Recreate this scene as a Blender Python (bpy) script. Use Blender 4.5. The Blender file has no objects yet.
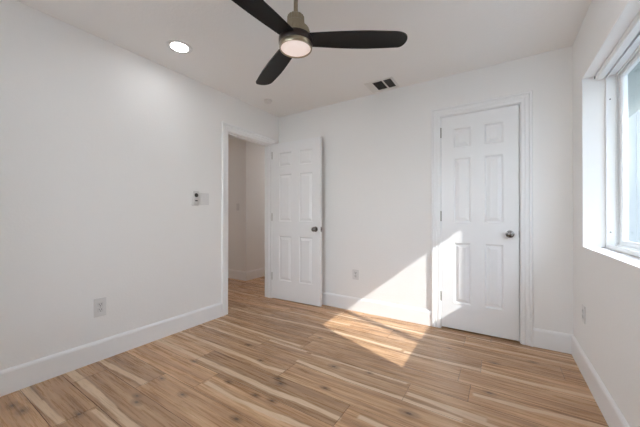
import bpy, bmesh, math, random
from mathutils import Vector, Matrix, noise

random.seed(7)
S = bpy.context.scene
COL = S.collection
R = math.radians

# ------------------------------------------------------------------ camera
cam_d = bpy.data.cameras.new('camera')
cam = bpy.data.objects.new('camera', cam_d)
COL.objects.link(cam)
cam.location = (2.5573, -2.9633, 1.0924)
cam.rotation_euler = (R(90.19), 0, R(32.492))
cam_d.sensor_width = 36
cam_d.lens = 282.87 / 640 * 36
cam_d.shift_y = 1.156 / 640
cam_d.clip_start = 0.02
S.camera = cam

# ------------------------------------------------------------------ light
SUN_DIR = Vector((-1.0, 0.39, -0.808)).normalized()
wd = bpy.data.worlds.new('sky')
S.world = wd
wd.use_nodes = True
nt = wd.node_tree
nt.nodes.clear()
# hazy bright sky: paler at the horizon, bluer overhead
geo = nt.nodes.new('ShaderNodeTexCoord')
sep = nt.nodes.new('ShaderNodeSeparateXYZ')
nt.links.new(geo.outputs['Generated'], sep.inputs[0])
sky = nt.nodes.new('ShaderNodeValToRGB')
sky.color_ramp.elements[0].color = (.90, .95, 1.0, 1)
sky.color_ramp.elements[1].color = (.50, .68, 1.0, 1)
nt.links.new(sep.outputs['Z'], sky.inputs[0])
bg = nt.nodes.new('ShaderNodeBackground')
bg.inputs['Strength'].default_value = 2.8
wo = nt.nodes.new('ShaderNodeOutputWorld')
nt.links.new(sky.outputs[0], bg.inputs[0])
nt.links.new(bg.outputs[0], wo.inputs[0])

sun_d = bpy.data.lights.new('sun', 'SUN')
sun_d.energy = 2.1
sun_d.angle = R(0.53)
sun_d.color = (1.0, 0.975, 0.95)
sun = bpy.data.objects.new('sun', sun_d)
COL.objects.link(sun)
sun.rotation_euler = SUN_DIR.to_track_quat('-Z', 'Y').to_euler()
sun.location = (8, -4, 6)

DOWNLIGHT_W = 10.0     # emission strength of the recessed ceiling lights
FAN_LIGHT_W = .12
ADDED_HALL_W = 32.0  # emission strength of the added hall lamps

S.view_settings.view_transform = 'Standard'
S.view_settings.look = 'None'
S.view_settings.exposure = 1.9
S.view_settings.gamma = 1.0
S.view_settings.use_curve_mapping = False
S.cycles.max_bounces = 14
S.cycles.diffuse_bounces = 10
S.cycles.transparent_max_bounces = 16
S.cycles.sample_clamp_indirect = 8.0
S.cycles.use_denoising = True

# ------------------------------------------------------------------ dimensions
W, H, DEEP = 3.044, 2.44, -3.38
HOLE = dict(y0=-0.857, y1=-0.145, z1=2.028)           # doorway in the left wall
CL = dict(x0=2.069, x1=2.701, z1=2.052)                # closet opening in the back wall
WIN = dict(y0=-1.475, y1=-0.310, z0=0.876, z1=2.05)    # window opening in the right wall


# ------------------------------------------------------------------ helpers
def srgb(r, g, b):
    f = lambda c: ((c / 255 + .055) / 1.055) ** 2.4 if c > 10 else c / 255 / 12.92
    return (f(r), f(g), f(b), 1)


def mat(name, col, rough=.5, metal=0.0, bump=None, emis=None, estr=0.0, spec=.5, mottle=0.0):
    m = bpy.data.materials.new(name)
    m.use_nodes = True
    n = m.node_tree
    p = n.nodes['Principled BSDF']
    p.inputs['Base Color'].default_value = col
    p.inputs['Roughness'].default_value = rough
    p.inputs['Metallic'].default_value = metal
    p.inputs['Specular IOR Level'].default_value = spec
    if emis:
        p.inputs['Emission Color'].default_value = emis
        p.inputs['Emission Strength'].default_value = estr
    tc = n.nodes.new('ShaderNodeTexCoord')
    if mottle:
        nz = n.nodes.new('ShaderNodeTexNoise')
        nz.inputs['Scale'].default_value = 9
        nz.inputs['Detail'].default_value = 4
        n.links.new(tc.outputs['Object'], nz.inputs['Vector'])
        mx = n.nodes.new('ShaderNodeMixRGB')
        mx.inputs[1].default_value = col
        mx.inputs[2].default_value = tuple(c * (1 - mottle) for c in col[:3]) + (1,)
        n.links.new(nz.outputs['Fac'], mx.inputs[0])
        n.links.new(mx.outputs[0], p.inputs['Base Color'])
    if bump:
        sc, st, di = bump
        nz = n.nodes.new('ShaderNodeTexNoise')
        nz.inputs['Scale'].default_value = sc
        nz.inputs['Detail'].default_value = 2
        n.links.new(tc.outputs['Object'], nz.inputs['Vector'])
        bp = n.nodes.new('ShaderNodeBump')
        bp.inputs['Strength'].default_value = st
        bp.inputs['Distance'].default_value = di
        n.links.new(nz.outputs['Fac'], bp.inputs['Height'])
        n.links.new(bp.outputs[0], p.inputs['Normal'])
    return m


M = {}
M['wall'] = mat('wall_paint', (.884, .878, .868, 1), .75, bump=(70, .25, .004), spec=.3)
M['ceiling'] = mat('ceiling_paint', (.885, .875, .862, 1), .85, bump=(60, .3, .004), spec=.2)
M['trim'] = mat('trim_gloss_paint', (.885, .89, .895, 1), .35, bump=(25, .04, .002))
M['door'] = mat('door_gloss_paint', (.885, .89, .895, 1), .33, bump=(18, .05, .002))
M['plate'] = mat('white_plastic', (.76, .755, .75, 1), .35, mottle=.03)
M['device'] = mat('grey_white_plastic', (.68, .675, .67, 1), .35, mottle=.03)
M['slot'] = mat('dark_slot', (.03, .03, .03, 1), .5, mottle=.1)
M['nickel'] = mat('brushed_nickel', srgb(168, 158, 138), .3, 1.0, bump=(160, .08, .001))
M['pewter'] = mat('dark_pewter', srgb(128, 122, 118), .22, 1.0, bump=(40, .03, .001))
M['hinge'] = mat('satin_steel_hinge', srgb(168, 164, 158), .35, 1.0, bump=(60, .05, .001))
M['bronze'] = mat('dark_bronze', srgb(52, 40, 36), .4, .5, bump=(60, .05, .001))
M['blade'] = mat('black_wood_blade', (.008, .0075, .0075, 1), .5, spec=.25, bump=(45, .15, .002), mottle=.3)
M['vinyl'] = mat('white_vinyl', (.86, .87, .87, 1), .3, bump=(20, .02, .001))
M['metal_white'] = mat('white_enamel_metal', (.80, .79, .77, 1), .4, mottle=.03)
M['duct'] = mat('painted_duct_shade', (.035, .036, .035, 1), .8, mottle=.2)
M['shade_slat'] = mat('shaded_grey_damper', (.11, .11, .108, 1), .6, mottle=.1)  # shade on the turned-away vent louvres put into their colour
M['lamp'] = mat('lit_led_diffuser', (.9, .9, .9, 1), .5, emis=(.96, .98, 1, 1), estr=DOWNLIGHT_W)
M['added_hall_lamp'] = mat('added_hall_diffuser', (.9, .9, .9, 1), .5, emis=(1, .96, .95, 1), estr=ADDED_HALL_W)  # for the unseen lamps added in the hall
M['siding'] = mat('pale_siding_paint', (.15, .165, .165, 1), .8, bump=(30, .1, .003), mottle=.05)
M['soffit'] = mat('green_grey_soffit', (.17, .21, .19, 1), .8, mottle=.1)
M['patio'] = mat('grey_gravel', (.30, .30, .28, 1), .9, bump=(30, .3, .004), mottle=.1)
M['outer'] = mat('exterior_stucco', (.6, .58, .54, 1), .9, bump=(40, .3, .004))

M['lens'] = mat('lit_fan_lens', (.9, .86, .84, 1), .4, emis=(1, .80, .74, 1), estr=FAN_LIGHT_W)


def thin(name, kind):
    m = bpy.data.materials.new(name)
    m.use_nodes = True
    n = m.node_tree
    n.nodes.clear()
    out = n.nodes.new('ShaderNodeOutputMaterial')
    tr = n.nodes.new('ShaderNodeBsdfTransparent')
    mix = n.nodes.new('ShaderNodeMixShader')
    if kind == 'glass':
        tr.inputs[0].default_value = (.95, .97, .96, 1)
        gl = n.nodes.new('ShaderNodeBsdfGlossy')
        gl.inputs['Roughness'].default_value = .02
        lw = n.nodes.new('ShaderNodeLayerWeight')      # same mirror share from either side of the pane
        lw.inputs[0].default_value = .5
        pw_ = n.nodes.new('ShaderNodeMath')
        pw_.operation = 'POWER'
        pw_.inputs[1].default_value = 5
        n.links.new(lw.outputs['Facing'], pw_.inputs[0])
        fr = n.nodes.new('ShaderNodeMath')
        fr.operation = 'MULTIPLY_ADD'
        fr.inputs[1].default_value = .90
        fr.inputs[2].default_value = .06
        n.links.new(pw_.outputs[0], fr.inputs[0])
        n.links.new(fr.outputs[0], mix.inputs[0])
        n.links.new(gl.outputs[0], mix.inputs[2])
    else:
        di = n.nodes.new('ShaderNodeBsdfDiffuse')
        di.inputs[0].default_value = (.70, .74, .76, 1)
        tl = n.nodes.new('ShaderNodeBsdfTranslucent')
        tl.inputs[0].default_value = (.70, .74, .76, 1)
        add = n.nodes.new('ShaderNodeMixShader')
        add.inputs[0].default_value = .6
        n.links.new(di.outputs[0], add.inputs[1])
        n.links.new(tl.outputs[0], add.inputs[2])
        tc = n.nodes.new('ShaderNodeTexCoord')
        wv = n.nodes.new('ShaderNodeTexWave')
        wv.bands_direction = 'Y'
        wv.inputs['Scale'].default_value = 14
        wv.inputs['Distortion'].default_value = .4
        n.links.new(tc.outputs['Object'], wv.inputs[0])
        ma = n.nodes.new('ShaderNodeMath')
        ma.operation = 'MULTIPLY_ADD'
        ma.inputs[1].default_value = .06
        ma.inputs[2].default_value = .17
        n.links.new(wv.outputs['Fac'], ma.inputs[0])
        n.links.new(ma.outputs[0], mix.inputs[0])
        n.links.new(add.outputs[0], mix.inputs[2])
    n.links.new(tr.outputs[0], mix.inputs[1])
    n.links.new(mix.outputs[0], out.inputs[0])
    return m


M['glass'] = thin('window_glass', 'glass')
M['screen'] = thin('insect_screen_mesh', 'screen')


def tag(o, label=None, cat=None, group=None, kind=None):
    if label: o['label'] = label
    if cat: o['category'] = cat
    if group: o['group'] = group
    if kind: o['kind'] = kind
    return o


def empty(name, loc, rz=0.0):
    o = bpy.data.objects.new(name, None)
    o.empty_display_size = .05
    o.location = loc
    o.rotation_euler = (0, 0, rz)
    COL.objects.link(o)
    return o


class MB:
    """collects shapes in one bmesh; build() links it as ONE mesh object"""

    def __init__(self):
        self.bm = bmesh.new()

    def box(self, a, b, bev=0.0, seg=2):
        lo = [min(p, q) for p, q in zip(a, b)]
        hi = [max(p, q) for p, q in zip(a, b)]
        t = bmesh.new()
        bmesh.ops.create_cube(t, size=1)
        for v in t.verts:
            v.co = Vector([lo[i] + (v.co[i] + .5) * (hi[i] - lo[i]) for i in range(3)])
        if bev:
            bmesh.ops.bevel(t, geom=t.edges[:] + t.verts[:], offset=bev, segments=seg, affect='EDGES', profile=.5)
        self.merge(t)
        return self

    def merge(self, t, mx=None):
        me = bpy.data.meshes.new('tmp')
        t.to_mesh(me)
        t.free()
        if mx: me.transform(mx)
        self.bm.from_mesh(me)
        bpy.data.meshes.remove(me)

    def lathe(self, prof, seg=40, mx=None):
        """prof: list of (r, z) round the z axis"""
        t = bmesh.new()
        rings = []
        for r, z in prof:
            if r < 1e-6:
                rings.append([t.verts.new((0, 0, z))])
            else:
                rings.append([t.verts.new((r * math.cos(2 * math.pi * i / seg), r * math.sin(2 * math.pi * i / seg), z)) for i in range(seg)])
        for a, b in zip(rings, rings[1:]):
            for i in range(seg):
                j = (i + 1) % seg
                if len(a) == 1 and len(b) == 1: continue
                if len(a) == 1: t.faces.new((a[0], b[j], b[i]))
                elif len(b) == 1: t.faces.new((a[i], a[j], b[0]))
                else: t.faces.new((a[i], a[j], b[j], b[i]))
        bmesh.ops.recalc_face_normals(t, faces=t.faces[:])
        self.merge(t, mx)
        return self

    def prism(self, pts, axis, a, b):
        """pts in the two other axes, extruded along axis from a to b"""
        t = bmesh.new()
        def P(u, v, w):
            c = [0, 0, 0]
            o = [i for i in range(3) if i != axis]
            c[axis] = w; c[o[0]] = u; c[o[1]] = v
            return c
        A = [t.verts.new(P(u, v, a)) for u, v in pts]
        B = [t.verts.new(P(u, v, b)) for u, v in pts]
        k = len(pts)
        t.faces.new(A); t.faces.new(B[::-1])
        for i in range(k):
            t.faces.new((A[i], B[i], B[(i + 1) % k], A[(i + 1) % k]))
        bmesh.ops.recalc_face_normals(t, faces=t.faces[:])
        self.merge(t)
        return self

    def build(self, name, m, parent=None, smooth=False, loc=None):
        me = bpy.data.meshes.new(name)
        self.bm.to_mesh(me)
        self.bm.free()
        me.materials.append(m)
        if smooth:
            for p in me.polygons: p.use_smooth = True
            me.set_sharp_from_angle(angle=R(35))
        o = bpy.data.objects.new(name, me)
        COL.objects.link(o)
        if loc: o.location = loc
        if parent: o.parent = parent
        return o


def struct(o, label, cat):
    return tag(o, label, cat, kind='structure')


# ------------------------------------------------------------------ room shell
b = MB()   # left wall with the doorway, running on past the corner as the hall's side wall
b.box((-.115, DEEP - .2, 0), (0, HOLE['y0'], H))
b.box((-.115, HOLE['y1'], 0), (0, 2.7, H))
b.box((-.115, HOLE['y0'], HOLE['z1']), (0, HOLE['y1'], H))
struct(b.build('wall_left', M['wall']), 'white textured wall on the left with the doorway to the hall', 'wall')

b = MB()
b.box((0, 0, 0), (CL['x0'], .115, H))
b.box((CL['x1'], 0, 0), (W, .115, H))
b.box((CL['x0'], 0, CL['z1']), (CL['x1'], .115, H))
struct(b.build('wall_back', M['wall']), 'white back wall holding the closed closet door', 'wall')

b = MB()
T = .205
b.box((W, DEEP - .2, 0), (W + T, WIN['y0'], H))
b.box((W, WIN['y1'], 0), (W + T, 2.7, H))
b.box((W, WIN['y0'], WIN['z1']), (W + T, WIN['y1'], H))
b.box((W, WIN['y0'], 0), (W + T, WIN['y1'], WIN['z0']))
struct(b.build('wall_right', M['wall']), 'white wall on the right with the recessed window', 'wall')

FW = dict(x0=0.75, x1=1.85, z0=.876, z1=2.05)      # added opening behind the viewer, there to let in fill light
b = MB()
b.box((0, DEEP - .2, 0), (FW['x0'], DEEP, H)).box((FW['x1'], DEEP - .2, 0), (W, DEEP, H))
b.box((FW['x0'], DEEP - .2, 0), (FW['x1'], DEEP, FW['z0'])).box((FW['x0'], DEEP - .2, FW['z1']), (FW['x1'], DEEP, H))
struct(b.build('wall_front', M['wall']), 'white wall behind the viewer, cut for an added fill-light window', 'wall')

b = MB()
b.box((0, .75, 0), (W, .85, H))
struct(b.build('wall_closet', M['wall']), 'white wall at the back of the closet', 'wall')

b = MB()  # hall: a block whose corner shows through the doorway, and the far ends
b.box((-2.8, .375, 0), (-1.045, 2.7, H))
struct(b.build('wall_hall_corner', M['wall']), 'white hall walls meeting at an outside corner beyond the doorway', 'wall')
b = MB()
b.box((-2.8, -1.8, 0), (-2.7, .375, H))
b.box((-2.7, -1.8, 0), (-.115, -1.7, H))
b.box((-1.045, 2.6, 0), (-.115, 2.7, H))
struct(b.build('wall_hall', M['wall']), 'white far walls of the hall', 'wall')

b = MB().box((-2.9, DEEP - .3, H), (W + T, 2.8, H + .12))
struct(b.build('ceiling', M['ceiling']), 'flat white textured ceiling', 'ceiling')

# ------------------------------------------------------------------ floor: staggered oak-look planks
PW, PL = .197, 1.22
Y0 = -.11
# pale sapwood bands read off the photographed boards: (x0, x1, [(x, y) ...], half width)
SAP = [
    ([(0.0, -2.46), (.61, -2.43)], .022), ([(0.0, -2.05), (.61, -2.02)], .020),
    ([(-.1, -2.23), (.36, -2.23), (.67, -2.24), (1.4, -2.25)], .029), ([(.62, -2.30), (1.2, -2.30)], .016),
    ([(.93, -1.80), (1.2, -1.81), (1.48, -1.79), (1.9, -1.76)], .021),
    ([(-.6, -1.62), (.69, -1.63), (1.14, -1.63), (1.35, -1.64), (1.54, -1.62), (1.83, -1.62)], .023),
    ([(-.1, -1.21), (.84, -1.20)], .017), ([(0, -1.42), (.88, -1.43), (1.13, -1.445), (1.28, -1.425)], .019),
    ([(-.3, -1.03), (1.14, -1.05)], .015), ([(.84, -1.10), (1.25, -1.10)], .016),
    ([(1.26, -1.255), (1.56, -1.272), (1.73, -1.280), (2.06, -1.27), (2.38, -1.285)], .019),
    ([(1.3, -1.115), (2.05, -1.107)], .014), ([(2.07, -1.20), (2.5, -1.215)], .021),
    ([(1.9, -.68), (2.2, -.675), (2.45, -.66), (2.72, -.67), (3.05, -.645)], .020),
    ([(2.41, -1.0), (2.7, -.98), (2.85, -.955), (3.05, -.94)], .018), ([(2.1, -1.21), (2.6, -1.245)], .014),
    ([(1.9, -.24), (3.05, -.23)], .015), ([(2.05, -.075), (3.05, -.095)], .012),
    ([(-1.2, -.70), (.2, -.70), (1.11, -.64), (1.88, -.66)], .018), ([(.55, -.43), (1.3, -.42)], .016),
    ([(.9, -.22), (1.9, -.24)], .016), ([(-1.3, -.15), (-.2, -.19)], .02), ([(-1.4, .15), (-.3, .11)], .02),
    ([(1.9, -1.55), (3.05, -1.57)], .02), ([(1.5, -2.0), (2.7, -1.97)], .02),
]
KNOTS = [(.70, -2.11, 1), (.76, -2.14, 1.2), (.64, -1.93, 1), (.92, -1.955, 1.1), (1.05, -1.715, .9), (1.30, -1.72, .9),
         (1.30, -1.51, 1), (1.35, -1.545, 1.2), (1.42, -1.705, 1), (1.54, -1.18, 1.2), (1.79, -1.12, .8), (2.13, -1.38, 1.5),
         (1.03, -1.40, .8), (.76, -1.27, 1.1), (1.36, -1.92, 1.1), (.62, -1.68, 1), (.19, -2.54, 1.3), (.30, -2.52, 1.3),
         (.60, -2.36, 1.1), (1.62, -1.43, 1), (2.52, -.50, 1.1), (2.5, -.93, 1), (2.76, -.33, .9), (2.2, -.42, .7), (1.2, -.83, .8), (.45, -.62, .8)]
ROW_OFF = {  # x of one butt joint in each row (row k spans Y0 - k*PW .. Y0 - (k+1)*PW)
    0: 2.295, 1: 1.70, 2: 2.44, 3: 1.10, 4: 2.395, 5: 2.065, 6: 1.28, 7: .605, 8: .91, 9: .605, 10: 1.42, 11: .605}


def sap_at(x, y):
    s = dk = 0.0
    for pts, hw in SAP:
        if x < pts[0][0] or x > pts[-1][0]: continue
        for (xa, ya), (xb, yb) in zip(pts, pts[1:]):
            if xa <= x <= xb:
                t = (x - xa) / (xb - xa)
                yc = ya + (yb - ya) * t + .008 * noise.noise(Vector((x * 2.6, hw * 900, 1))) + .003 * noise.noise(Vector((x * 11, hw * 900, 2)))
                w = .86 * hw * (1 + .45 * noise.noise(Vector((x * 2.0, hw * 700, 4))) + .2 * noise.noise(Vector((x * 8, hw * 700, 5))))
                d = y - yc
                soft = .004 + .012 * max(0, noise.noise(Vector((x * 3, hw * 500, 8))))
                v = 1 - max(0, min(1, (abs(d) - w + soft * .5) / soft))
                s = max(s, v)
                dk = max(dk, math.exp(-max(0, d - w) / .014) * (1 - v) * (.55 + .6 * noise.noise(Vector((x * 2.2, hw * 300, 9))))) if d > 0 else dk
                break
    return s, dk


def knot_at(x, y):
    k = 0.0
    for kx, ky, r in KNOTS:
        dx, dy = (x - kx) / (.019 * r), (y - ky) / (.010 * r)
        q = dx * dx + dy * dy
        if q < 9: k = max(k, math.exp(-q * 1.1) + .28 * math.exp(-((math.sqrt(q) - 1.7) ** 2) * 2.5))
    return min(1, k)


verts, faces, a_sap, a_knot, a_rnd, a_edge, a_dark = [], [], [], [], [], [], []


def plank(x0, x1, y0, y1, fine):
    g = .0012
    x0 += g; x1 -= g; y0 += g; y1 -= g
    nx = max(2, int((x1 - x0) / .012)) if fine else 2
    ny = 40 if fine else 2
    base = len(verts)
    rnd = random.random()
    for i in range(nx + 1):
        x = x0 + (x1 - x0) * i / nx
        for j in range(ny + 1):
            y = y0 + (y1 - y0) * j / ny
            verts.append((x, y, 0))
            sv, dv = sap_at(x, y) if fine else (0.0, 0.0)
            a_sap.append(sv); a_dark.append(dv)
            a_knot.append(knot_at(x, y) if fine else 0.0)
            a_rnd.append(rnd)
            a_edge.append(0.0)
    for i in range(nx):
        for j in range(ny):
            p = base + i * (ny + 1) + j
            faces.append((p, p + ny + 1, p + ny + 2, p + 1))
    # bevelled lip sinking between the boards
    z = -.0025
    o = len(verts)
    for (x, y) in ((x0 - g, y0 - g), (x1 + g, y0 - g), (x1 + g, y1 + g), (x0 - g, y1 + g)):
        verts.append((x, y, z)); a_sap.append(0.0); a_dark.append(0.0); a_knot.append(0.0); a_rnd.append(rnd); a_edge.append(1.0)
    o2 = len(verts)
    for (x, y) in ((x0, y0), (x1, y0), (x1, y1), (x0, y1)):
        verts.append((x, y, 0)); a_sap.append(0.0); a_dark.append(0.0); a_knot.append(0.0); a_rnd.append(rnd); a_edge.append(1.0)
    for i in range(4):
        j = (i + 1) % 4
        faces.append((o + i, o + j, o2 + j, o2 + i))


for k in range(-14, 18):
    ya, yb = Y0 - (k + 1) * PW, Y0 - k * PW
    off = ROW_OFF.get(k, random.uniform(0, PL))
    lo, hi = (-2.7, W) if ya > -1.75 else (0.0, W)
    if ya > .2: hi = 0.0
    x = off - math.ceil((off - lo) / PL) * PL
    while x < hi:
        xa, xb = max(x, lo), min(x + PL, hi)
        if xb - xa > .01:
            yA, yB = max(ya, DEEP), min(yb, 2.6)
            if yB - yA > .01:
                plank(xa, xb, yA, yB, -1 <= k <= 12 and xb > -1.3)
        x += PL
me = bpy.data.meshes.new('floor')
me.from_pydata(verts, [], faces)
for nm, data in (('sap', a_sap), ('knot', a_knot), ('rnd', a_rnd), ('edge', a_edge), ('dark', a_dark)):
    at = me.attributes.new(nm, 'FLOAT', 'POINT')
    at.data.foreach_set('value', data)
# the slab beneath the boards
fl = bpy.data.objects.new('floor', me)
COL.objects.link(fl)
struct(fl, 'warm brown wood plank floor with pale sapwood bands and dark knots', 'floor')
b = MB().box((-2.9, DEEP - .3, -.15), (W + T, 2.8, -.003))
struct(b.build('floor_slab', M['outer']), 'concrete slab beneath the floorboards', 'floor')

m = bpy.data.materials.new('wood_plank')
M['wood'] = m
m.use_nodes = True
n = m.node_tree
L = n.links.new
p = n.nodes['Principled BSDF']


def N(t, **kw):
    q = n.nodes.new('ShaderNode' + t)
    for k, v in kw.items(): setattr(q, k, v)
    return q


def attr(nm):
    q = N('Attribute'); q.attribute_name = nm
    return q.outputs['Fac']


def math_(op, a, b=None):
    q = N('Math', operation=op)
    for i, v in enumerate((a, b)):
        if v is None: continue
        if isinstance(v, (int, float)): q.inputs[i].default_value = v
        else: L(v, q.inputs[i])
    return q.outputs[0]


def mixc(f, a, b, mode='MIX'):
    q = N('MixRGB', blend_type=mode)
    for i, v in enumerate((f, a, b)):
        if isinstance(v, (int, float)): q.inputs[i].default_value = v
        elif isinstance(v, tuple): q.inputs[i].default_value = v
        else: L(v, q.inputs[i])
    return q.outputs[0]


tc = N('TexCoord')
off = N('CombineXYZ')
L(math_('MULTIPLY', attr('rnd'), 37.0), off.inputs[0])
L(math_('MULTIPLY', attr('rnd'), 11.0), off.inputs[2])
vadd = N('VectorMath', operation='ADD')
L(tc.outputs['Object'], vadd.inputs[0]); L(off.outputs[0], vadd.inputs[1])


def stretched(sx, sy, detail, rough=.6, dist=0.0):
    mp = N('Mapping'); mp.inputs['Scale'].default_value = (sx, sy, 1)
    L(vadd.outputs[0], mp.inputs[0])
    q = N('TexNoise'); q.inputs['Scale'].default_value = 1
    q.inputs['Detail'].default_value = detail; q.inputs['Roughness'].default_value = rough
    q.inputs['Distortion'].default_value = dist
    L(mp.outputs[0], q.inputs['Vector'])
    return q.outputs['Fac']


def ramp(f, stops):
    q = N('ValToRGB')
    e = q.color_ramp.elements
    e[0].position, e[0].color = stops[0]
    e[1].position, e[1].color = stops[-1]
    for s in stops[1:-1]:
        x = e.new(s[0]); x.color = s[1]
    L(f, q.inputs[0])
    return q.outputs[0]


broad = stretched(1.1, 20, 5, .62, .25)
fine_ = stretched(3.5, 95, 5, .7, .2)
base = ramp(broad, [(.26, srgb(126, 97, 72)), (.40, srgb(172, 135, 102)), (.55, srgb(197, 159, 123)), (.75, srgb(222, 188, 153))])
tone = ramp(attr('rnd'), [(0, (.80, .785, .77, 1)), (.5, (1, .985, .96, 1)), (1, (1.14, 1.10, 1.05, 1))])
base = mixc(1.0, base, tone, 'MULTIPLY')
grain = ramp(fine_, [(.3, (.70, .67, .64, 1)), (.52, (1, 1, 1, 1)), (.8, (1.12, 1.11, 1.09, 1))])
base = mixc(.5, base, grain, 'MULTIPLY')
sapc = mixc(fine_, srgb(228, 202, 172), srgb(216, 187, 154))
sapf = math_('MULTIPLY', attr('sap'), math_('ADD', math_('MULTIPLY', stretched(4, 40, 3), .7), .55))
q_ = N('Clamp'); L(sapf, q_.inputs[0]); sapf = q_.outputs[0]
base = mixc(sapf, base, sapc)
base = mixc(math_('MULTIPLY', attr('dark'), .55), base, srgb(118, 92, 74))
base = mixc(math_('MULTIPLY', attr('knot'), .95), base, srgb(56, 39, 29))
base = mixc(math_('MULTIPLY', attr('edge'), .72), base, srgb(66, 48, 37))
L(base, p.inputs['Base Color'])
rg = N('MapRange')
rg.inputs['To Min'].default_value = .20; rg.inputs['To Max'].default_value = .36
L(fine_, rg.inputs[0])
L(rg.outputs[0], p.inputs['Roughness'])
p.inputs['Specular IOR Level'].default_value = .38
bp = N('Bump'); bp.inputs['Strength'].default_value = .12; bp.inputs['Distance'].default_value = .002
L(fine_, bp.inputs['Height']); L(bp.outputs[0], p.inputs['Normal'])
me.materials.append(m)

# ------------------------------------------------------------------ baseboards
BB = [(0, 0), (.0145, 0), (.0145, .132), (.012, .141), (.006, .150), (0, .152)]


def baseboard(name, p0, p1, nrm, label):
    """runs from p0 to p1 along the wall; nrm points into the room"""
    t = bmesh.new()
    A = [t.verts.new((p0[0] + nrm[0] * d, p0[1] + nrm[1] * d, z)) for d, z in BB]
    B = [t.verts.new((p1[0] + nrm[0] * d, p1[1] + nrm[1] * d, z)) for d, z in BB]
    t.faces.new(A); t.faces.new(B[::-1])
    k = len(BB)
    for i in range(k): t.faces.new((A[i], B[i], B[(i + 1) % k], A[(i + 1) % k]))
    bmesh.ops.recalc_face_normals(t, faces=t.faces[:])
    b = MB(); b.merge(t)
    return struct(b.build(name, M['trim']), label, 'baseboard')


baseboard('baseboard_left', (0, DEEP), (0, -.941), (1, 0), 'tall white baseboard along the left wall')
baseboard('baseboard_back', (0, 0), (1.987, 0), (0, -1), 'tall white baseboard between the hall door and the closet')
baseboard('baseboard_back_right', (2.785, 0), (W, 0), (0, -1), 'short white baseboard between closet and right corner')
baseboard('baseboard_right', (W, 0), (W, DEEP), (-1, 0), 'tall white baseboard under the window')
baseboard('baseboard_hall', (-2.7, .375), (-1.0309, .375), (0, -1), 'white baseboard on the darker hall wall beyond the doorway')
baseboard('baseboard_hall_side', (-1.045, .3751), (-1.045, 2.6), (1, 0), 'white baseboard on the lighter hall wall beyond the doorway')

# ------------------------------------------------------------------ door casings and jambs
CAS = [(0, 0), (0, .008), (.008, .0125), (.028, .0125), (.031, .010), (.038, .0150), (.058, .0165), (.061, .0130), (.064, .0215), (.078, .0225), (.083, .0175), (.083, 0)]


def casing(mb, u0, u1, z1, place):
    """mitred three-sided casing; place(u, z, d) -> point"""
    t = bmesh.new()
    secs = []
    for (cu, su, cz, sz) in ((u0, -1, 0, 0), (u0, -1, z1, 1), (u1, 1, z1, 1), (u1, 1, 0, 0)):
        secs.append([t.verts.new(place(cu + su * o, cz + sz * o, d)) for o, d in CAS])
    k = len(CAS)
    for A, B in zip(secs, secs[1:]):
        for i in range(k):
            t.faces.new((A[i], A[(i + 1) % k], B[(i + 1) % k], B[i]))
    t.faces.new(secs[0]); t.faces.new(secs[-1])
    bmesh.ops.recalc_face_normals(t, faces=t.faces[:])
    mb.merge(t)


b = MB()
casing(b, HOLE['y0'] - .003, HOLE['y1'] + .003, HOLE['z1'] + .005, lambda u, z, d: (d, u, z))
struct(b.build('trim_1', M['trim']), 'white moulded casing round the hall doorway', 'trim')
b = MB()
casing(b, CL['x0'] - .001, CL['x1'] + .004, CL['z1'] + .004, lambda u, z, d: (u, -d, z))
struct(b.build('trim_2', M['trim']), 'white moulded casing round the closet door', 'trim')

y0, y1, z1 = HOLE['y0'], HOLE['y1'], HOLE['z1']
j = .0025
b = MB()
b.box((-.118, y0 - .001, 0), (.001, y0 + j, z1)).box((-.118, y1 - j, 0), (.001, y1 + .001, z1)).box((-.118, y0, z1 - j), (.001, y1, z1 + .001))
b.box((-.062, y0, 0), (-.036, y0 + .013, z1), .002).box((-.062, y1 - .013, 0), (-.036, y1, z1), .002).box((-.062, y0, z1 - .013), (-.036, y1, z1), .002)
struct(b.build('trim_3', M['trim']), 'white door jamb with stop lining the hall doorway', 'trim')
x0, x1, z1 = CL['x0'], CL['x1'], CL['z1']
b = MB()
b.box((x0 - .001, -.001, 0), (x0 + .002, .117, z1)).box((x1 - .002, -.001, 0), (x1 + .001, .117, z1)).box((x0, -.001, z1 - .002), (x1, .117, z1 + .001))
b.box((x0, .042, 0), (x0 + .012, .06, z1)).box((x1 - .012, .042, 0), (x1, .06, z1)).box((x0, .042, z1 - .012), (x1, .06, z1))
struct(b.build('trim_4', M['trim']), 'white door jamb with stop lining the closet opening', 'trim')


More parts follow.
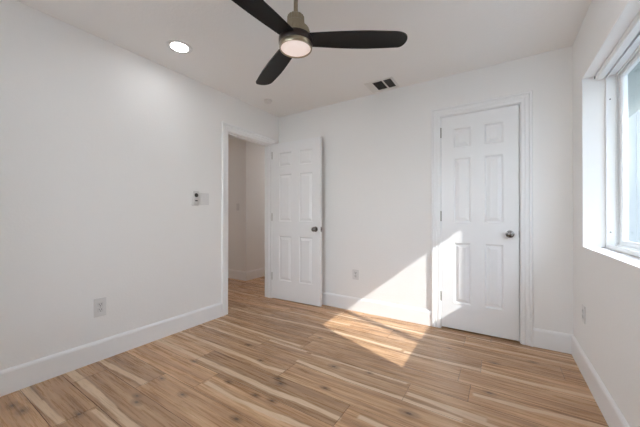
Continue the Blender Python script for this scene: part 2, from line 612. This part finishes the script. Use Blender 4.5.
# ------------------------------------------------------------------ six-panel doors
def six_panel(name, w, h, stile, mull, root, thick=.035):
    """door slab in local x 0..w, front face at y=0, back at y=thick, z 0..h; panels are children"""
    pw = (w - 2 * stile - mull) / 2
    xs = [(stile, stile + pw), (stile + pw + mull, w - stile)]
    s = h / 2.03
    zs = [(.245 * s, .818 * s), (1.012 * s, 1.618 * s), (1.722 * s, 1.902 * s)]
    X = [0, xs[0][0], xs[0][1], xs[1][0], xs[1][1], w]
    Z = [0, zs[0][0], zs[0][1], zs[1][0], zs[1][1], zs[2][0], zs[2][1], h]
    t = bmesh.new()
    for y, fl_ in ((0, 1), (thick, -1)):
        V = {}
        for i, x in enumerate(X):
            for k, z in enumerate(Z): V[i, k] = t.verts.new((x, y, z))
        for i in range(5):
            for k in range(7):
                if i in (1, 3) and k in (1, 3, 5): continue
                t.faces.new((V[i, k], V[i + 1, k], V[i + 1, k + 1], V[i, k + 1]))
    for (xa, za, xb, zb) in ((0, 0, w, 0), (w, 0, w, h), (w, h, 0, h), (0, h, 0, 0)):
        t.faces.new([t.verts.new(c) for c in ((xa, 0, za), (xb, 0, zb), (xb, thick, zb), (xa, thick, za))])
    bmesh.ops.remove_doubles(t, verts=t.verts[:], dist=1e-5)
    bmesh.ops.recalc_face_normals(t, faces=t.faces[:])
    b = MB(); b.merge(t)
    slab = b.build('slab', M['door'], root)
    rings = [(0, 0), (.002, .006), (.009, .0115), (.016, .0125), (.019, .0105), (.040, .0035), (.0415, .0012)]
    for (xa, xb) in xs:
        for (za, zb) in zs:
            t = bmesh.new()
            for sgn, y in ((1, 0), (-1, thick)):
                prev = None
                for ins, dep in rings:
                    yy = y + sgn * dep
                    c = [t.verts.new(q) for q in ((xa + ins, yy, za + ins), (xb - ins, yy, za + ins), (xb - ins, yy, zb - ins), (xa + ins, yy, zb - ins))]
                    if prev:
                        for i in range(4): t.faces.new((prev[i], prev[(i + 1) % 4], c[(i + 1) % 4], c[i]))
                    prev = c
                t.faces.new(prev)
            bmesh.ops.recalc_face_normals(t, faces=t.faces[:])
            for f in t.faces:   # outward: the front half looks to -y, the back half to +y
                if f.normal.y * (1 if f.calc_center_median().y > thick / 2 else -1) < 0: f.normal_flip()
            b = MB(); b.merge(t)
            b.build('panel', M['door'], root)
    return slab


KNOB = [(0, 0), (.030, 0), (.032, .003), (.030, .007), (.014, .010), (.0115, .014), (.0115, .026), (.016, .030), (.024, .036), (.0275, .044),
        (.0275, .051), (.024, .058), (.014, .063), (0, .064)]


def knob(root, x, z, thick, both=True):
    b = MB()
    b.lathe(KNOB, 36, Matrix.Translation((x, 0, z)) @ Matrix.Rotation(R(90), 4, 'X'))
    if both: b.lathe(KNOB, 36, Matrix.Translation((x, thick, z)) @ Matrix.Rotation(R(-90), 4, 'X'))
    o = b.build('door_knob', M['pewter'], root, True)
    o['label'] = 'round dark pewter door knob'


def hinge(root, x, y, z, lh=.089):
    b = MB()
    for k in range(5):
        a = z - lh / 2 + k * lh / 5
        b.lathe([(0, a), (.0062, a), (.0062, a + lh / 5 - .0008), (0, a + lh / 5 - .0008)], 14, Matrix.Translation((x, y, 0)))
    b.lathe([(0, z + lh / 2), (.0075, z + lh / 2), (.005, z + lh / 2 + .005), (0, z + lh / 2 + .006)], 14, Matrix.Translation((x, y, 0)))
    b.lathe([(0, z - lh / 2 - .006), (.005, z - lh / 2 - .005), (.0075, z - lh / 2), (0, z - lh / 2)], 14, Matrix.Translation((x, y, 0)))
    o = b.build('hinge', M['hinge'], root, True)
    o['label'] = 'satin steel door hinge'


d1 = empty('door_1', (2.0735, .001, .016))
struct(d1, 'closed white six-panel closet door with dark knob', 'door')
six_panel('door', .619, 2.030, .112, .113, d1)
knob(d1, .555, .915, .035, True)
for z in (.30, 1.072, 1.882): hinge(d1, -.003, -.006, z)
b = MB().box((.6165, .004, .89), (.6215, .031, .945), .001)
b.build('latch_plate', M['pewter'], d1)['label'] = 'dark latch plate on the door edge'

d2 = empty('door_2', (.026, -.158, .014), R(2.0))
struct(d2, 'open white six-panel door swung into the room beside the doorway', 'door')
six_panel('door', .735, 2.016, .112, .118, d2)
knob(d2, .668, .915, .035, True)
for z in (.285, 1.06, 1.87): hinge(d2, -.006, .004, z)
b = MB().box((.7335, .006, .885), (.7362, .029, .945), .0008).box((.736, .011, .905), (.744, .024, .925), .003)
b.build('latch_plate', M['pewter'], d2)['label'] = 'dark latch plate on the door edge'

# ------------------------------------------------------------------ window in the right wall
w1 = empty('window_1', (W + .113, (WIN['y0'] + WIN['y1']) / 2, WIN['z0']))
struct(w1, 'white vinyl sliding window recessed in the right wall', 'window')
OX, OY, OZ = w1.location


def wbox(mb, a, b, bev=.002):
    mb.box((a[0] - OX, a[1] - OY, a[2] - OZ), (b[0] - OX, b[1] - OY, b[2] - OZ), bev)


ya, yb, za, zb = WIN['y0'], WIN['y1'], WIN['z0'], WIN['z1']
XF = W + .113
b = MB()   # outer frame: inner lip then a deep track pocket
F = .016
for (lo, hi) in (((XF, ya, za), (XF + .095, ya + F, zb)), ((XF, yb - F, za), (XF + .095, yb, zb)), ((XF, ya, za), (XF + .095, yb, za + F)), ((XF, ya, zb - F - .006), (XF + .095, yb, zb))):
    wbox(b, lo, hi)
for xx in (XF + .001, XF + .048, XF + .087):   # raised ribs of the tracks
    wbox(b, (xx, ya + F, za + F), (xx + .006, yb - F, za + F + .012), .001)
    wbox(b, (xx, ya + F, zb - F - .02), (xx + .006, yb - F, zb - F - .006), .001)
    wbox(b, (xx, yb - F - .006, za + F), (xx + .006, yb - F, zb - F), .001)
    wbox(b, (xx, ya + F, za + F), (xx + .006, ya + F + .006, zb - F), .001)
b.build('window_frame', M['vinyl'], w1)
b = MB()
for z in (za + .105, za + .995):
    b.lathe([(0, .0006), (.0042, .0006), (.0042, 0), (0, 0)], 16, Matrix.Translation((XF + .022 - OX, yb - F - .0002 - OY, z - OZ)) @ Matrix.Rotation(R(90), 4, 'X'))
b.build('screw_hole', M['slot'], w1)['label'] = 'dark screw holes in the frame jamb'


def sash(xa, xb, y0, y1):
    z0, z1 = za + F + .006, zb - F - .008
    s = .030
    v = .045
    b = MB()
    wbox(b, (xa, y0, z0), (xb, y0 + v, z1), .004)
    wbox(b, (xa, y1 - v, z0), (xb, y1, z1), .004)
    wbox(b, (xa + .001, y0 + v * .9, z0), (xb - .001, y1 - v * .9, z0 + s), .004)
    wbox(b, (xa + .001, y0 + v * .9, z1 - s), (xb - .001, y1 - v * .9, z1), .004)
    # glazing bead
    for (lo, hi) in (((xa + .006, y0 + v, z0 + s), (xb - .006, y0 + v + .006, z1 - s)), ((xa + .006, y1 - v - .006, z0 + s), (xb - .006, y1 - v, z1 - s)),
                     ((xa + .006, y0 + v, z0 + s - .001), (xb - .006, y1 - v, z0 + s + .005)), ((xa + .006, y0 + v, z1 - s - .006), (xb - .006, y1 - v, z1 - s))):
        wbox(b, lo, hi, .001)
    o = b.build('sash', M['vinyl'], w1)
    b = MB()
    xm = (xa + xb) / 2
    t = bmesh.new()
    t.faces.new([t.verts.new(c) for c in ((xm - OX, y0 + v - OY, z0 + s - OZ), (xm - OX, y1 - v - OY, z0 + s - OZ), (xm - OX, y1 - v - OY, z1 - s - OZ), (xm - OX, y0 + v - OY, z1 - s - OZ))])
    b.merge(t)
    b.build('pane', M['glass'], o)


sash(XF + .060, XF + .086, -.925, yb - F - .003)
sash(XF + .018, XF + .044, ya + F + .003, -.895)
# insect screen over the whole outer face
b = MB()
XS = XF + .101
zs0, zs1 = za + .02, zb - .02
for (lo, hi) in (((XS - .005, ya + .002, zs0), (XS + .005, ya + .02, zs1)), ((XS - .005, yb - .02, zs0), (XS + .005, yb - .002, zs1)), ((XS - .005, ya + .002, zs0), (XS + .005, yb - .002, zs0 + .014)), ((XS - .005, ya + .002, zs1 - .018), (XS + .005, yb - .002, zs1))):
    wbox(b, lo, hi, .001)
so = b.build('screen_frame', M['vinyl'], w1)
t = bmesh.new()
t.faces.new([t.verts.new((XS - OX, y - OY, z - OZ)) for y, z in ((ya + .01, zs0), (yb - .01, zs0), (yb - .01, zs1), (ya + .01, zs1))])
b = MB(); b.merge(t)
b.build('insect_screen', M['screen'], so)['label'] = 'pale sunlit insect screen'

# unseen second window, added in the wall behind the viewer for fill light
w2 = empty('fill_window', ((FW['x0'] + FW['x1']) / 2, DEEP - .113, FW['z0']))
struct(w2, 'added white vinyl window behind the viewer that lets in fill light', 'window')
hx, hz = (FW['x1'] - FW['x0']) / 2, FW['z1'] - FW['z0']
b = MB()
b.box((-hx, -.08, 0), (-hx + .045, 0, hz), .003).box((hx - .045, -.08, 0), (hx, 0, hz), .003)
b.box((-hx, -.08, 0), (hx, 0, .045), .003).box((-hx, -.08, hz - .045), (hx, 0, hz), .003).box((-.02, -.06, .04), (.02, -.01, hz - .04), .003)
f2 = b.build('window_frame', M['vinyl'], w2)
t = bmesh.new()
t.faces.new([t.verts.new(c) for c in ((-hx + .04, -.035, .04), (hx - .04, -.035, .04), (hx - .04, -.035, hz - .04), (-hx + .04, -.035, hz - .04))])
b = MB(); b.merge(t)
b.build('pane', M['glass'], f2)

# blind headrail tucked under the window head
hr = empty('blind_headrail', (3.128, (ya + yb) / 2, 2.0495))
tag(hr, 'white blind headrail fixed under the head of the recessed window', 'blind')
hw = (yb - ya) / 2 - .004
b = MB().box((-.021, -hw, -.026), (.021, hw, 0), .003)
b.build('rail', M['vinyl'], hr)
b = MB().box((-.019, -hw + .01, -.036), (.019, hw - .01, -.0265), .003)
b.build('bottom_rail', M['vinyl'], hr)
for s_ in (-1, 1):
    b = MB().box((-.024, s_ * hw, -.020), (-.0205, s_ * (hw - .012), -.004), .001)
    b.build('end_bracket', M['slot'], hr)['label'] = 'small dark end bracket'

# ------------------------------------------------------------------ ceiling fan
fan = empty('ceiling_fan', (1.567, -1.668, H))
tag(fan, 'three-blade black ceiling fan with nickel motor and lit round lens', 'ceiling fan')
zB = 2.100 - H
b = MB().lathe([(0, 0), (.065, 0), (.066, -.012), (.058, -.040), (.040, -.058), (.016, -.062), (0, -.062)], 40)
b.build('canopy', M['nickel'], fan, True)
b = MB().lathe([(0, -.06), (.0125, -.06), (.0125, 2.245 - H), (0, 2.245 - H)], 24)
b.build('downrod', M['nickel'], fan, True)


def ribbed(r0, r1, z0, z1, nrib, dep):
    t = bmesh.new()
    k = nrib * 4
    rg = []
    for r, z in ((r0 * .93, z0), (r0, z0 + .004), (r1, z1 - .010), (r1 * .86, z1 - .002), (r1 * .5, z1)):
        ring = []
        for i in range(k):
            a = 2 * math.pi * i / k
            rr = r - (dep if i % 4 in (2, 3) else 0)
            ring.append(t.verts.new((rr * math.cos(a), rr * math.sin(a), z)))
        rg.append(ring)
    for A, B in zip(rg, rg[1:]):
        for i in range(k): t.faces.new((A[i], A[(i + 1) % k], B[(i + 1) % k], B[i]))
    t.faces.new(rg[0]); t.faces.new(rg[-1])
    bmesh.ops.recalc_face_normals(t, faces=t.faces[:])
    return t


b = MB()
b.merge(ribbed(.050, .049, 2.200 - H, 2.242 - H, 18, .0035))
b.lathe([(0, 2.242 - H), (.020, 2.242 - H), (.018, 2.255 - H), (.0105, 2.262 - H), (0, 2.262 - H)], 24)
b.build('coupling', M['nickel'], fan, True)['label'] = 'ribbed nickel collar above the motor'
b = MB()
b.lathe([(0, 2.112 - H), (.080, 2.112 - H), (.081, 2.118 - H), (.080, 2.150 - H), (.077, 2.162 - H), (.060, 2.168 - H), (.0515, 2.170 - H), (.0515, 2.198 - H), (.048, 2.202 - H), (0, 2.202 - H)], 48)
b.merge(ribbed(.0825, .0815, 2.122 - H, 2.160 - H, 26, .004))
b.build('motor_housing', M['nickel'], fan, True)
b = MB().lathe([(0, 2.072 - H), (.094, 2.072 - H), (.0975, 2.078 - H), (.0975, 2.104 - H), (.090, 2.116 - H), (.070, 2.121 - H), (0, 2.121 - H)], 48)
b.build('hub', M['bronze'], fan, True)['label'] = 'dark bronze blade hub'
b = MB().lathe([(.086, 2.048 - H), (.0905, 2.047 - H), (.0935, 2.051 - H), (.0945, 2.060 - H), (.0945, 2.073 - H), (.086, 2.073 - H), (.086, 2.048 - H)], 48)
b.build('light_ring', M['nickel'], fan, True)
b = MB().lathe([(0, -.0095), (.03, -.0088), (.055, -.0065), (.072, -.003), (.086, .003), (.086, .012), (0, .012)], 48)
b.build('light_lens', M['lens'], fan, True, loc=(0, 0, 2.0515 - H))['label'] = 'lit frosted light lens'


def blade(ang):
    t = bmesh.new()
    Rt = .640
    ns, nc = 30, 10
    rows = []
    for i in range(ns + 1):
        s = i / ns
        r = .060 + (Rt - .060) * (1 - (1 - s) ** 1.5)
        f = (r - .06) / (Rt - .06)
        half = .048 + .019 * math.sin(min(1, f / .62) * math.pi / 2) - .010 * max(0, (f - .62) / .38)
        lead, trail = half, half
        e = max(0, (r - (Rt - .050)) / .050)      # rounded, raked tip
        lead *= math.sqrt(max(0, 1 - e ** 2.6)) if e < 1 else 0
        e2 = max(0, (r - (Rt - .085)) / .085)
        trail *= math.sqrt(max(0, 1 - e2 ** 2.2)) if e2 < 1 else 0
        cen = 0.0
        if i == ns: lead, trail = .006, -.001
        row = []
        for k in range(nc + 1):
            c = -trail + (lead + trail) * k / nc
            camber = .006 * (1 - (c / .075) ** 2)
            row.append((r, cen + c, camber))
        rows.append(row)
    th = .0045
    up = [[t.verts.new((x, y, z + th)) for x, y, z in r_] for r_ in rows]
    dn = [[t.verts.new((x, y, z - th)) for x, y, z in r_] for r_ in rows]
    for i in range(ns):
        for k in range(nc):
            t.faces.new((up[i][k], up[i + 1][k], up[i + 1][k + 1], up[i][k + 1]))
            t.faces.new((dn[i][k], dn[i][k + 1], dn[i + 1][k + 1], dn[i + 1][k]))
        t.faces.new((up[i][0], dn[i][0], dn[i + 1][0], up[i + 1][0]))
        t.faces.new((up[i][nc], up[i + 1][nc], dn[i + 1][nc], dn[i][nc]))
    for k in range(nc):
        t.faces.new((up[0][k], up[0][k + 1], dn[0][k + 1], dn[0][k]))
        t.faces.new((up[ns][k], dn[ns][k], dn[ns][k + 1], up[ns][k + 1]))
    bmesh.ops.recalc_face_normals(t, faces=t.faces[:])
    b = MB()
    b.merge(t, Matrix.Translation((0, 0, zB)) @ Matrix.Rotation(R(ang), 4, 'Z') @ Matrix.Rotation(R(BLADE_PITCH), 4, 'X'))
    b.build('blade', M['blade'], fan, True)


BLADE_PITCH = -7
for a in (32, 151.5, 269): blade(a)


# ------------------------------------------------------------------ recessed ceiling lights
def downlight(x, y, label, lens='lamp'):
    r = empty('downlight', (x, y, H))
    tag(r, label, 'ceiling light', 'recessed ceiling lights')
    b = MB().lathe([(.064, -.0035), (.072, -.007), (.088, -.006), (.0925, -.003), (.093, 0), (.062, 0), (.064, -.0035)], 48)
    b.build('trim_ring', M['metal_white'], r, True)
    b = MB().lathe([(0, -.0045), (.055, -.0042), (.0645, -.003), (.0645, -.0005), (0, -.0005)], 40)
    b.build('diffuser', M[lens], r, True)['label'] = 'lit white diffuser'
    return r


downlight(.398, -1.663, 'lit round recessed light in the ceiling left of the fan')
downlight(2.646, -1.40, 'added unseen recessed light in the ceiling beside the window wall')  # unseen lamp added to brighten the right side
downlight(.9, -2.95, 'added unseen recessed light in the ceiling behind the viewer, left')  # this and the next are unseen lamps added for fill
downlight(2.2, -3.05, 'added unseen recessed light in the ceiling behind the viewer, right')
downlight(-2.15, -1.35, 'added unseen recessed light in the hall ceiling by the doorway side', 'added_hall_lamp')  # hall lamp added out of view to light the left hall wall
downlight(-.58, 1.55, 'added unseen recessed light at the far end of the hall ceiling', 'added_hall_lamp')  # second added hall lamp, also out of view

# ------------------------------------------------------------------ ceiling air vent
v = empty('air_vent', (1.530, -.165, H))
tag(v, 'white rectangular ceiling air vent with dark louvres near the back wall', 'air vent')
hx, hy = .146, .120
b = MB()
ix, iy = .122, .096
for (lo, hi) in (((-hx, -hy, -.006), (hx, -iy, 0)), ((-hx, iy, -.006), (hx, hy, 0)), ((-hx, -hy, -.006), (-ix, hy, 0)), ((ix, -hy, -.006), (hx, hy, 0))):
    b.box(lo, hi, .002)
b.box((.032, -iy, -.006), (.046, iy, -.0005))
b.box((-.080, -iy, -.006), (-.068, iy, -.0005))
b.build('vent_frame', M['metal_white'], v)
b = MB().box((-ix, -iy, -.0012), (ix, iy, -.0004))  # flat dark sheet gives the shade inside the duct
b.build('duct_shade_sheet', M['duct'], v)['label'] = 'dark sheet standing in for the shaded duct'
b = MB()      # bank near the doorway, blades turned flat so the white faces show
for k in range(5):
    x = -.118 + k * .009
    b.prism([(x - .0055, -.0048), (x + .0040, -.0022), (x + .0040, -.0016), (x - .0055, -.0040)], 1, -iy, iy)
b.build('louvre_bank', M['metal_white'], v)['label'] = 'white louvres turned towards the doorway'
b = MB()
for k in range(9):
    y = -.086 + k * .0215
    b.prism([(y - .001, -.0055), (y + .0035, -.0015), (y + .0045, -.0015), (y, -.0055)], 0, -.068, .032)
o = b.build('louvre_bank', M['shade_slat'], v); o['label'] = 'middle louvres with their shade put into a dark grey colour'
b = MB()
for k in range(5):
    x = .055 + k * .015
    b.prism([(x, -.0055), (x + .004, -.0015), (x + .005, -.0015), (x + .001, -.0055)], 1, -iy, iy)
o = b.build('louvre_bank', M['shade_slat'], v); o['label'] = 'louvres at the end by the window, shade put into a dark grey colour'

# smoke detector
sd = empty('smoke_detector', (.267, -.50, H))
tag(sd, 'small round white smoke detector on the ceiling above the doorway', 'smoke detector')
b = MB().lathe([(0, -.004), (.050, -.004), (.0505, 0), (0, 0)], 40)
b.build('base_plate', M['metal_white'], sd, True)
b = MB().lathe([(0, -.030), (.028, -.029), (.040, -.024), (.045, -.014), (.0455, -.0042), (0, -.0042)], 40)
b.build('cover', M['metal_white'], sd, True)


# ------------------------------------------------------------------ outlets and switches
def frame_of(o, nrm):
    """local x along the wall, local y into the room, z up"""
    o.rotation_euler = (0, 0, math.atan2(nrm[1], nrm[0]) - R(90))


def wall_outlet(loc, nrm, label, w=.074, h=.118):
    r = empty('wall_outlet', loc)
    frame_of(r, nrm)
    tag(r, label, 'outlet', 'wall outlets')
    b = MB().box((-w / 2, 0, -h / 2), (w / 2, .0065, h / 2), .0028)
    b.build('cover_plate', M['plate'], r)
    for s_ in (-1, 1):
        b = MB().box((-.0165, .0055, s_ * .0195 - .0165), (.0165, .0085, s_ * .0195 + .0165), .003)
        f = b.build('socket', M['device'], r)
        b = MB()
        zc = s_ * .0195
        b.box((-.0075, .008, zc - .002), (-.0052, .0089, zc + .009)).box((.0052, .008, zc - .001), (.0075, .0089, zc + .008))
        b.lathe([(0, 0), (.0028, 0), (.0028, .0008), (0, .0008)], 12, Matrix.Translation((0, .0081, zc - .0085)) @ Matrix.Rotation(R(-90), 4, 'X'))
        b.build('slots', M['slot'], f)['label'] = 'dark plug slots'
    b = MB().lathe([(0, 0), (.003, 0), (.0025, .001), (0, .0012)], 14, Matrix.Translation((0, .0064, 0)) @ Matrix.Rotation(R(-90), 4, 'X'))
    b.build('screw', M['hinge'], r)
    return r


wall_outlet((0, -2.050, .400), (1, 0), 'white outlet on the left wall above the baseboard', .080, .138)
wall_outlet((1.158, 0, .417), (0, -1), 'white outlet on the back wall between the two doors', .082, .116)
wall_outlet((W, -.345, .416), (-1, 0), 'white outlet low on the right wall under the window')

sw = empty('light_switch', (0, -1.163, 1.262))
frame_of(sw, (1, 0))
tag(sw, 'white double rocker switch plate on the left wall near the doorway', 'light switch')
b = MB().box((-.058, 0, -.060), (.058, .0065, .060), .0028)
b.build('cover_plate', M['plate'], sw)
for s_ in (-1, 1):
    b = MB().prism([(.0055, -.034), (.0085, -.034), (.0105, .034), (.0055, .034)], 0, s_ * .024 - .0165, s_ * .024 + .0165)
    b.build('rocker', M['plate'], sw)

rc = empty('fan_remote', (0, -1.262, 1.262))
frame_of(rc, (1, 0))
tag(rc, 'grey white fan remote with round dark dial in a wall cradle beside the switch', 'remote control')
b = MB().box((-.038, 0, -.074), (.038, .012, .060), .007, 3)
b.build('cradle', M['plate'], rc, True)
b = MB().box((-.031, .010, -.062), (.031, .026, .072), .009, 3)
b.build('handset', M['device'], rc, True)
b = MB().lathe([(0, 0), (.020, 0), (.020, .002), (.017, .0035), (0, .004)], 28, Matrix.Translation((0, .0255, .032)) @ Matrix.Rotation(R(-90), 4, 'X'))
b.build('dial', M['slot'], rc, True)['label'] = 'round dark dial'
b = MB().box((-.0135, .0255, -.028), (.0135, .0275, -.017), .003)
b.build('button', M['slot'], rc)['label'] = 'dark oblong button'

hs = empty('light_switch', (-1.235, .375, 1.24))
frame_of(hs, (0, -1))
tag(hs, 'pale switch plate on the hall wall seen through the doorway', 'light switch')
b = MB().box((-.036, 0, -.06), (.036, .0065, .06), .0028)
b.build('cover_plate', M['plate'], hs)
b = MB().prism([(.0055, -.034), (.0085, -.034), (.0105, .034), (.0055, .034)], 0, -.0165, .0165)
b.build('rocker', M['plate'], hs)

# ------------------------------------------------------------------ outside the window
b = MB().box((W + T, -14, -.32), (16, 14, -.22)).box((-12, -14, -.32), (W + T, DEEP - .3, -.22))
struct(b.build('ground_outside', M['patio']), 'grey gravel ground outside the windows', 'ground')
b = MB().prism([(DEEP - .2, 2.50), (DEEP - 1.2, 2.40), (DEEP - 1.2, 2.55), (DEEP - .2, 2.70)], 0, -3, W + T)  # unseen overhang added to block sun from the added rear window
o_ = b.build('roof_eave', M['soffit']); struct(o_, 'unseen eave added to keep sun out of the rear window', 'eave')
b = MB()     # eave overhanging the window
b.prism([(W + T, 2.50), (3.93, 2.325), (3.93, 2.50), (W + T, 2.70)], 1, -6, 3.5)
struct(b.build('roof_eave', M['soffit']), 'dark roof eave outside above the window', 'eave')
nh = empty('neighbour_house', (3.4, 5.0, -.22))
tag(nh, 'pale board sided neighbouring house outside beyond the window', 'house')
MB().box((0, 0, 0), (7, .2, 3.9)).build('wall', M['siding'], nh)
b = MB()
for k in range(36): b.box((k * .2, -.022, 0), (k * .2 + .045, .001, 3.9), .003)
b.build('batten', M['siding'], nh)['label'] = 'upright siding battens'
MB().box((-.3, -.5, 3.9), (7.3, 2, 4.05)).build('roof', M['soffit'], nh)

gb = empty('sky_blocker', (6.3, -9, -.22))  # unseen block added to dim the sky seen from the window recess
tag(gb, 'flat-roofed board sided garage added unseen outside to cut sky light on the window recess', 'sky_blocker')
MB().box((.02, 0, 0), (3.0, 13.6, 2.95)).build('wall', M['siding'], gb)
b = MB()
for k in range(68): b.box((0, k * .2, 0), (.021, k * .2 + .05, 2.95), .003)
b.build('batten', M['siding'], gb)['label'] = 'upright siding battens'
MB().box((-.03, -.1, 2.95), (3.1, 13.65, 3.05)).build('roof', M['soffit'], gb)
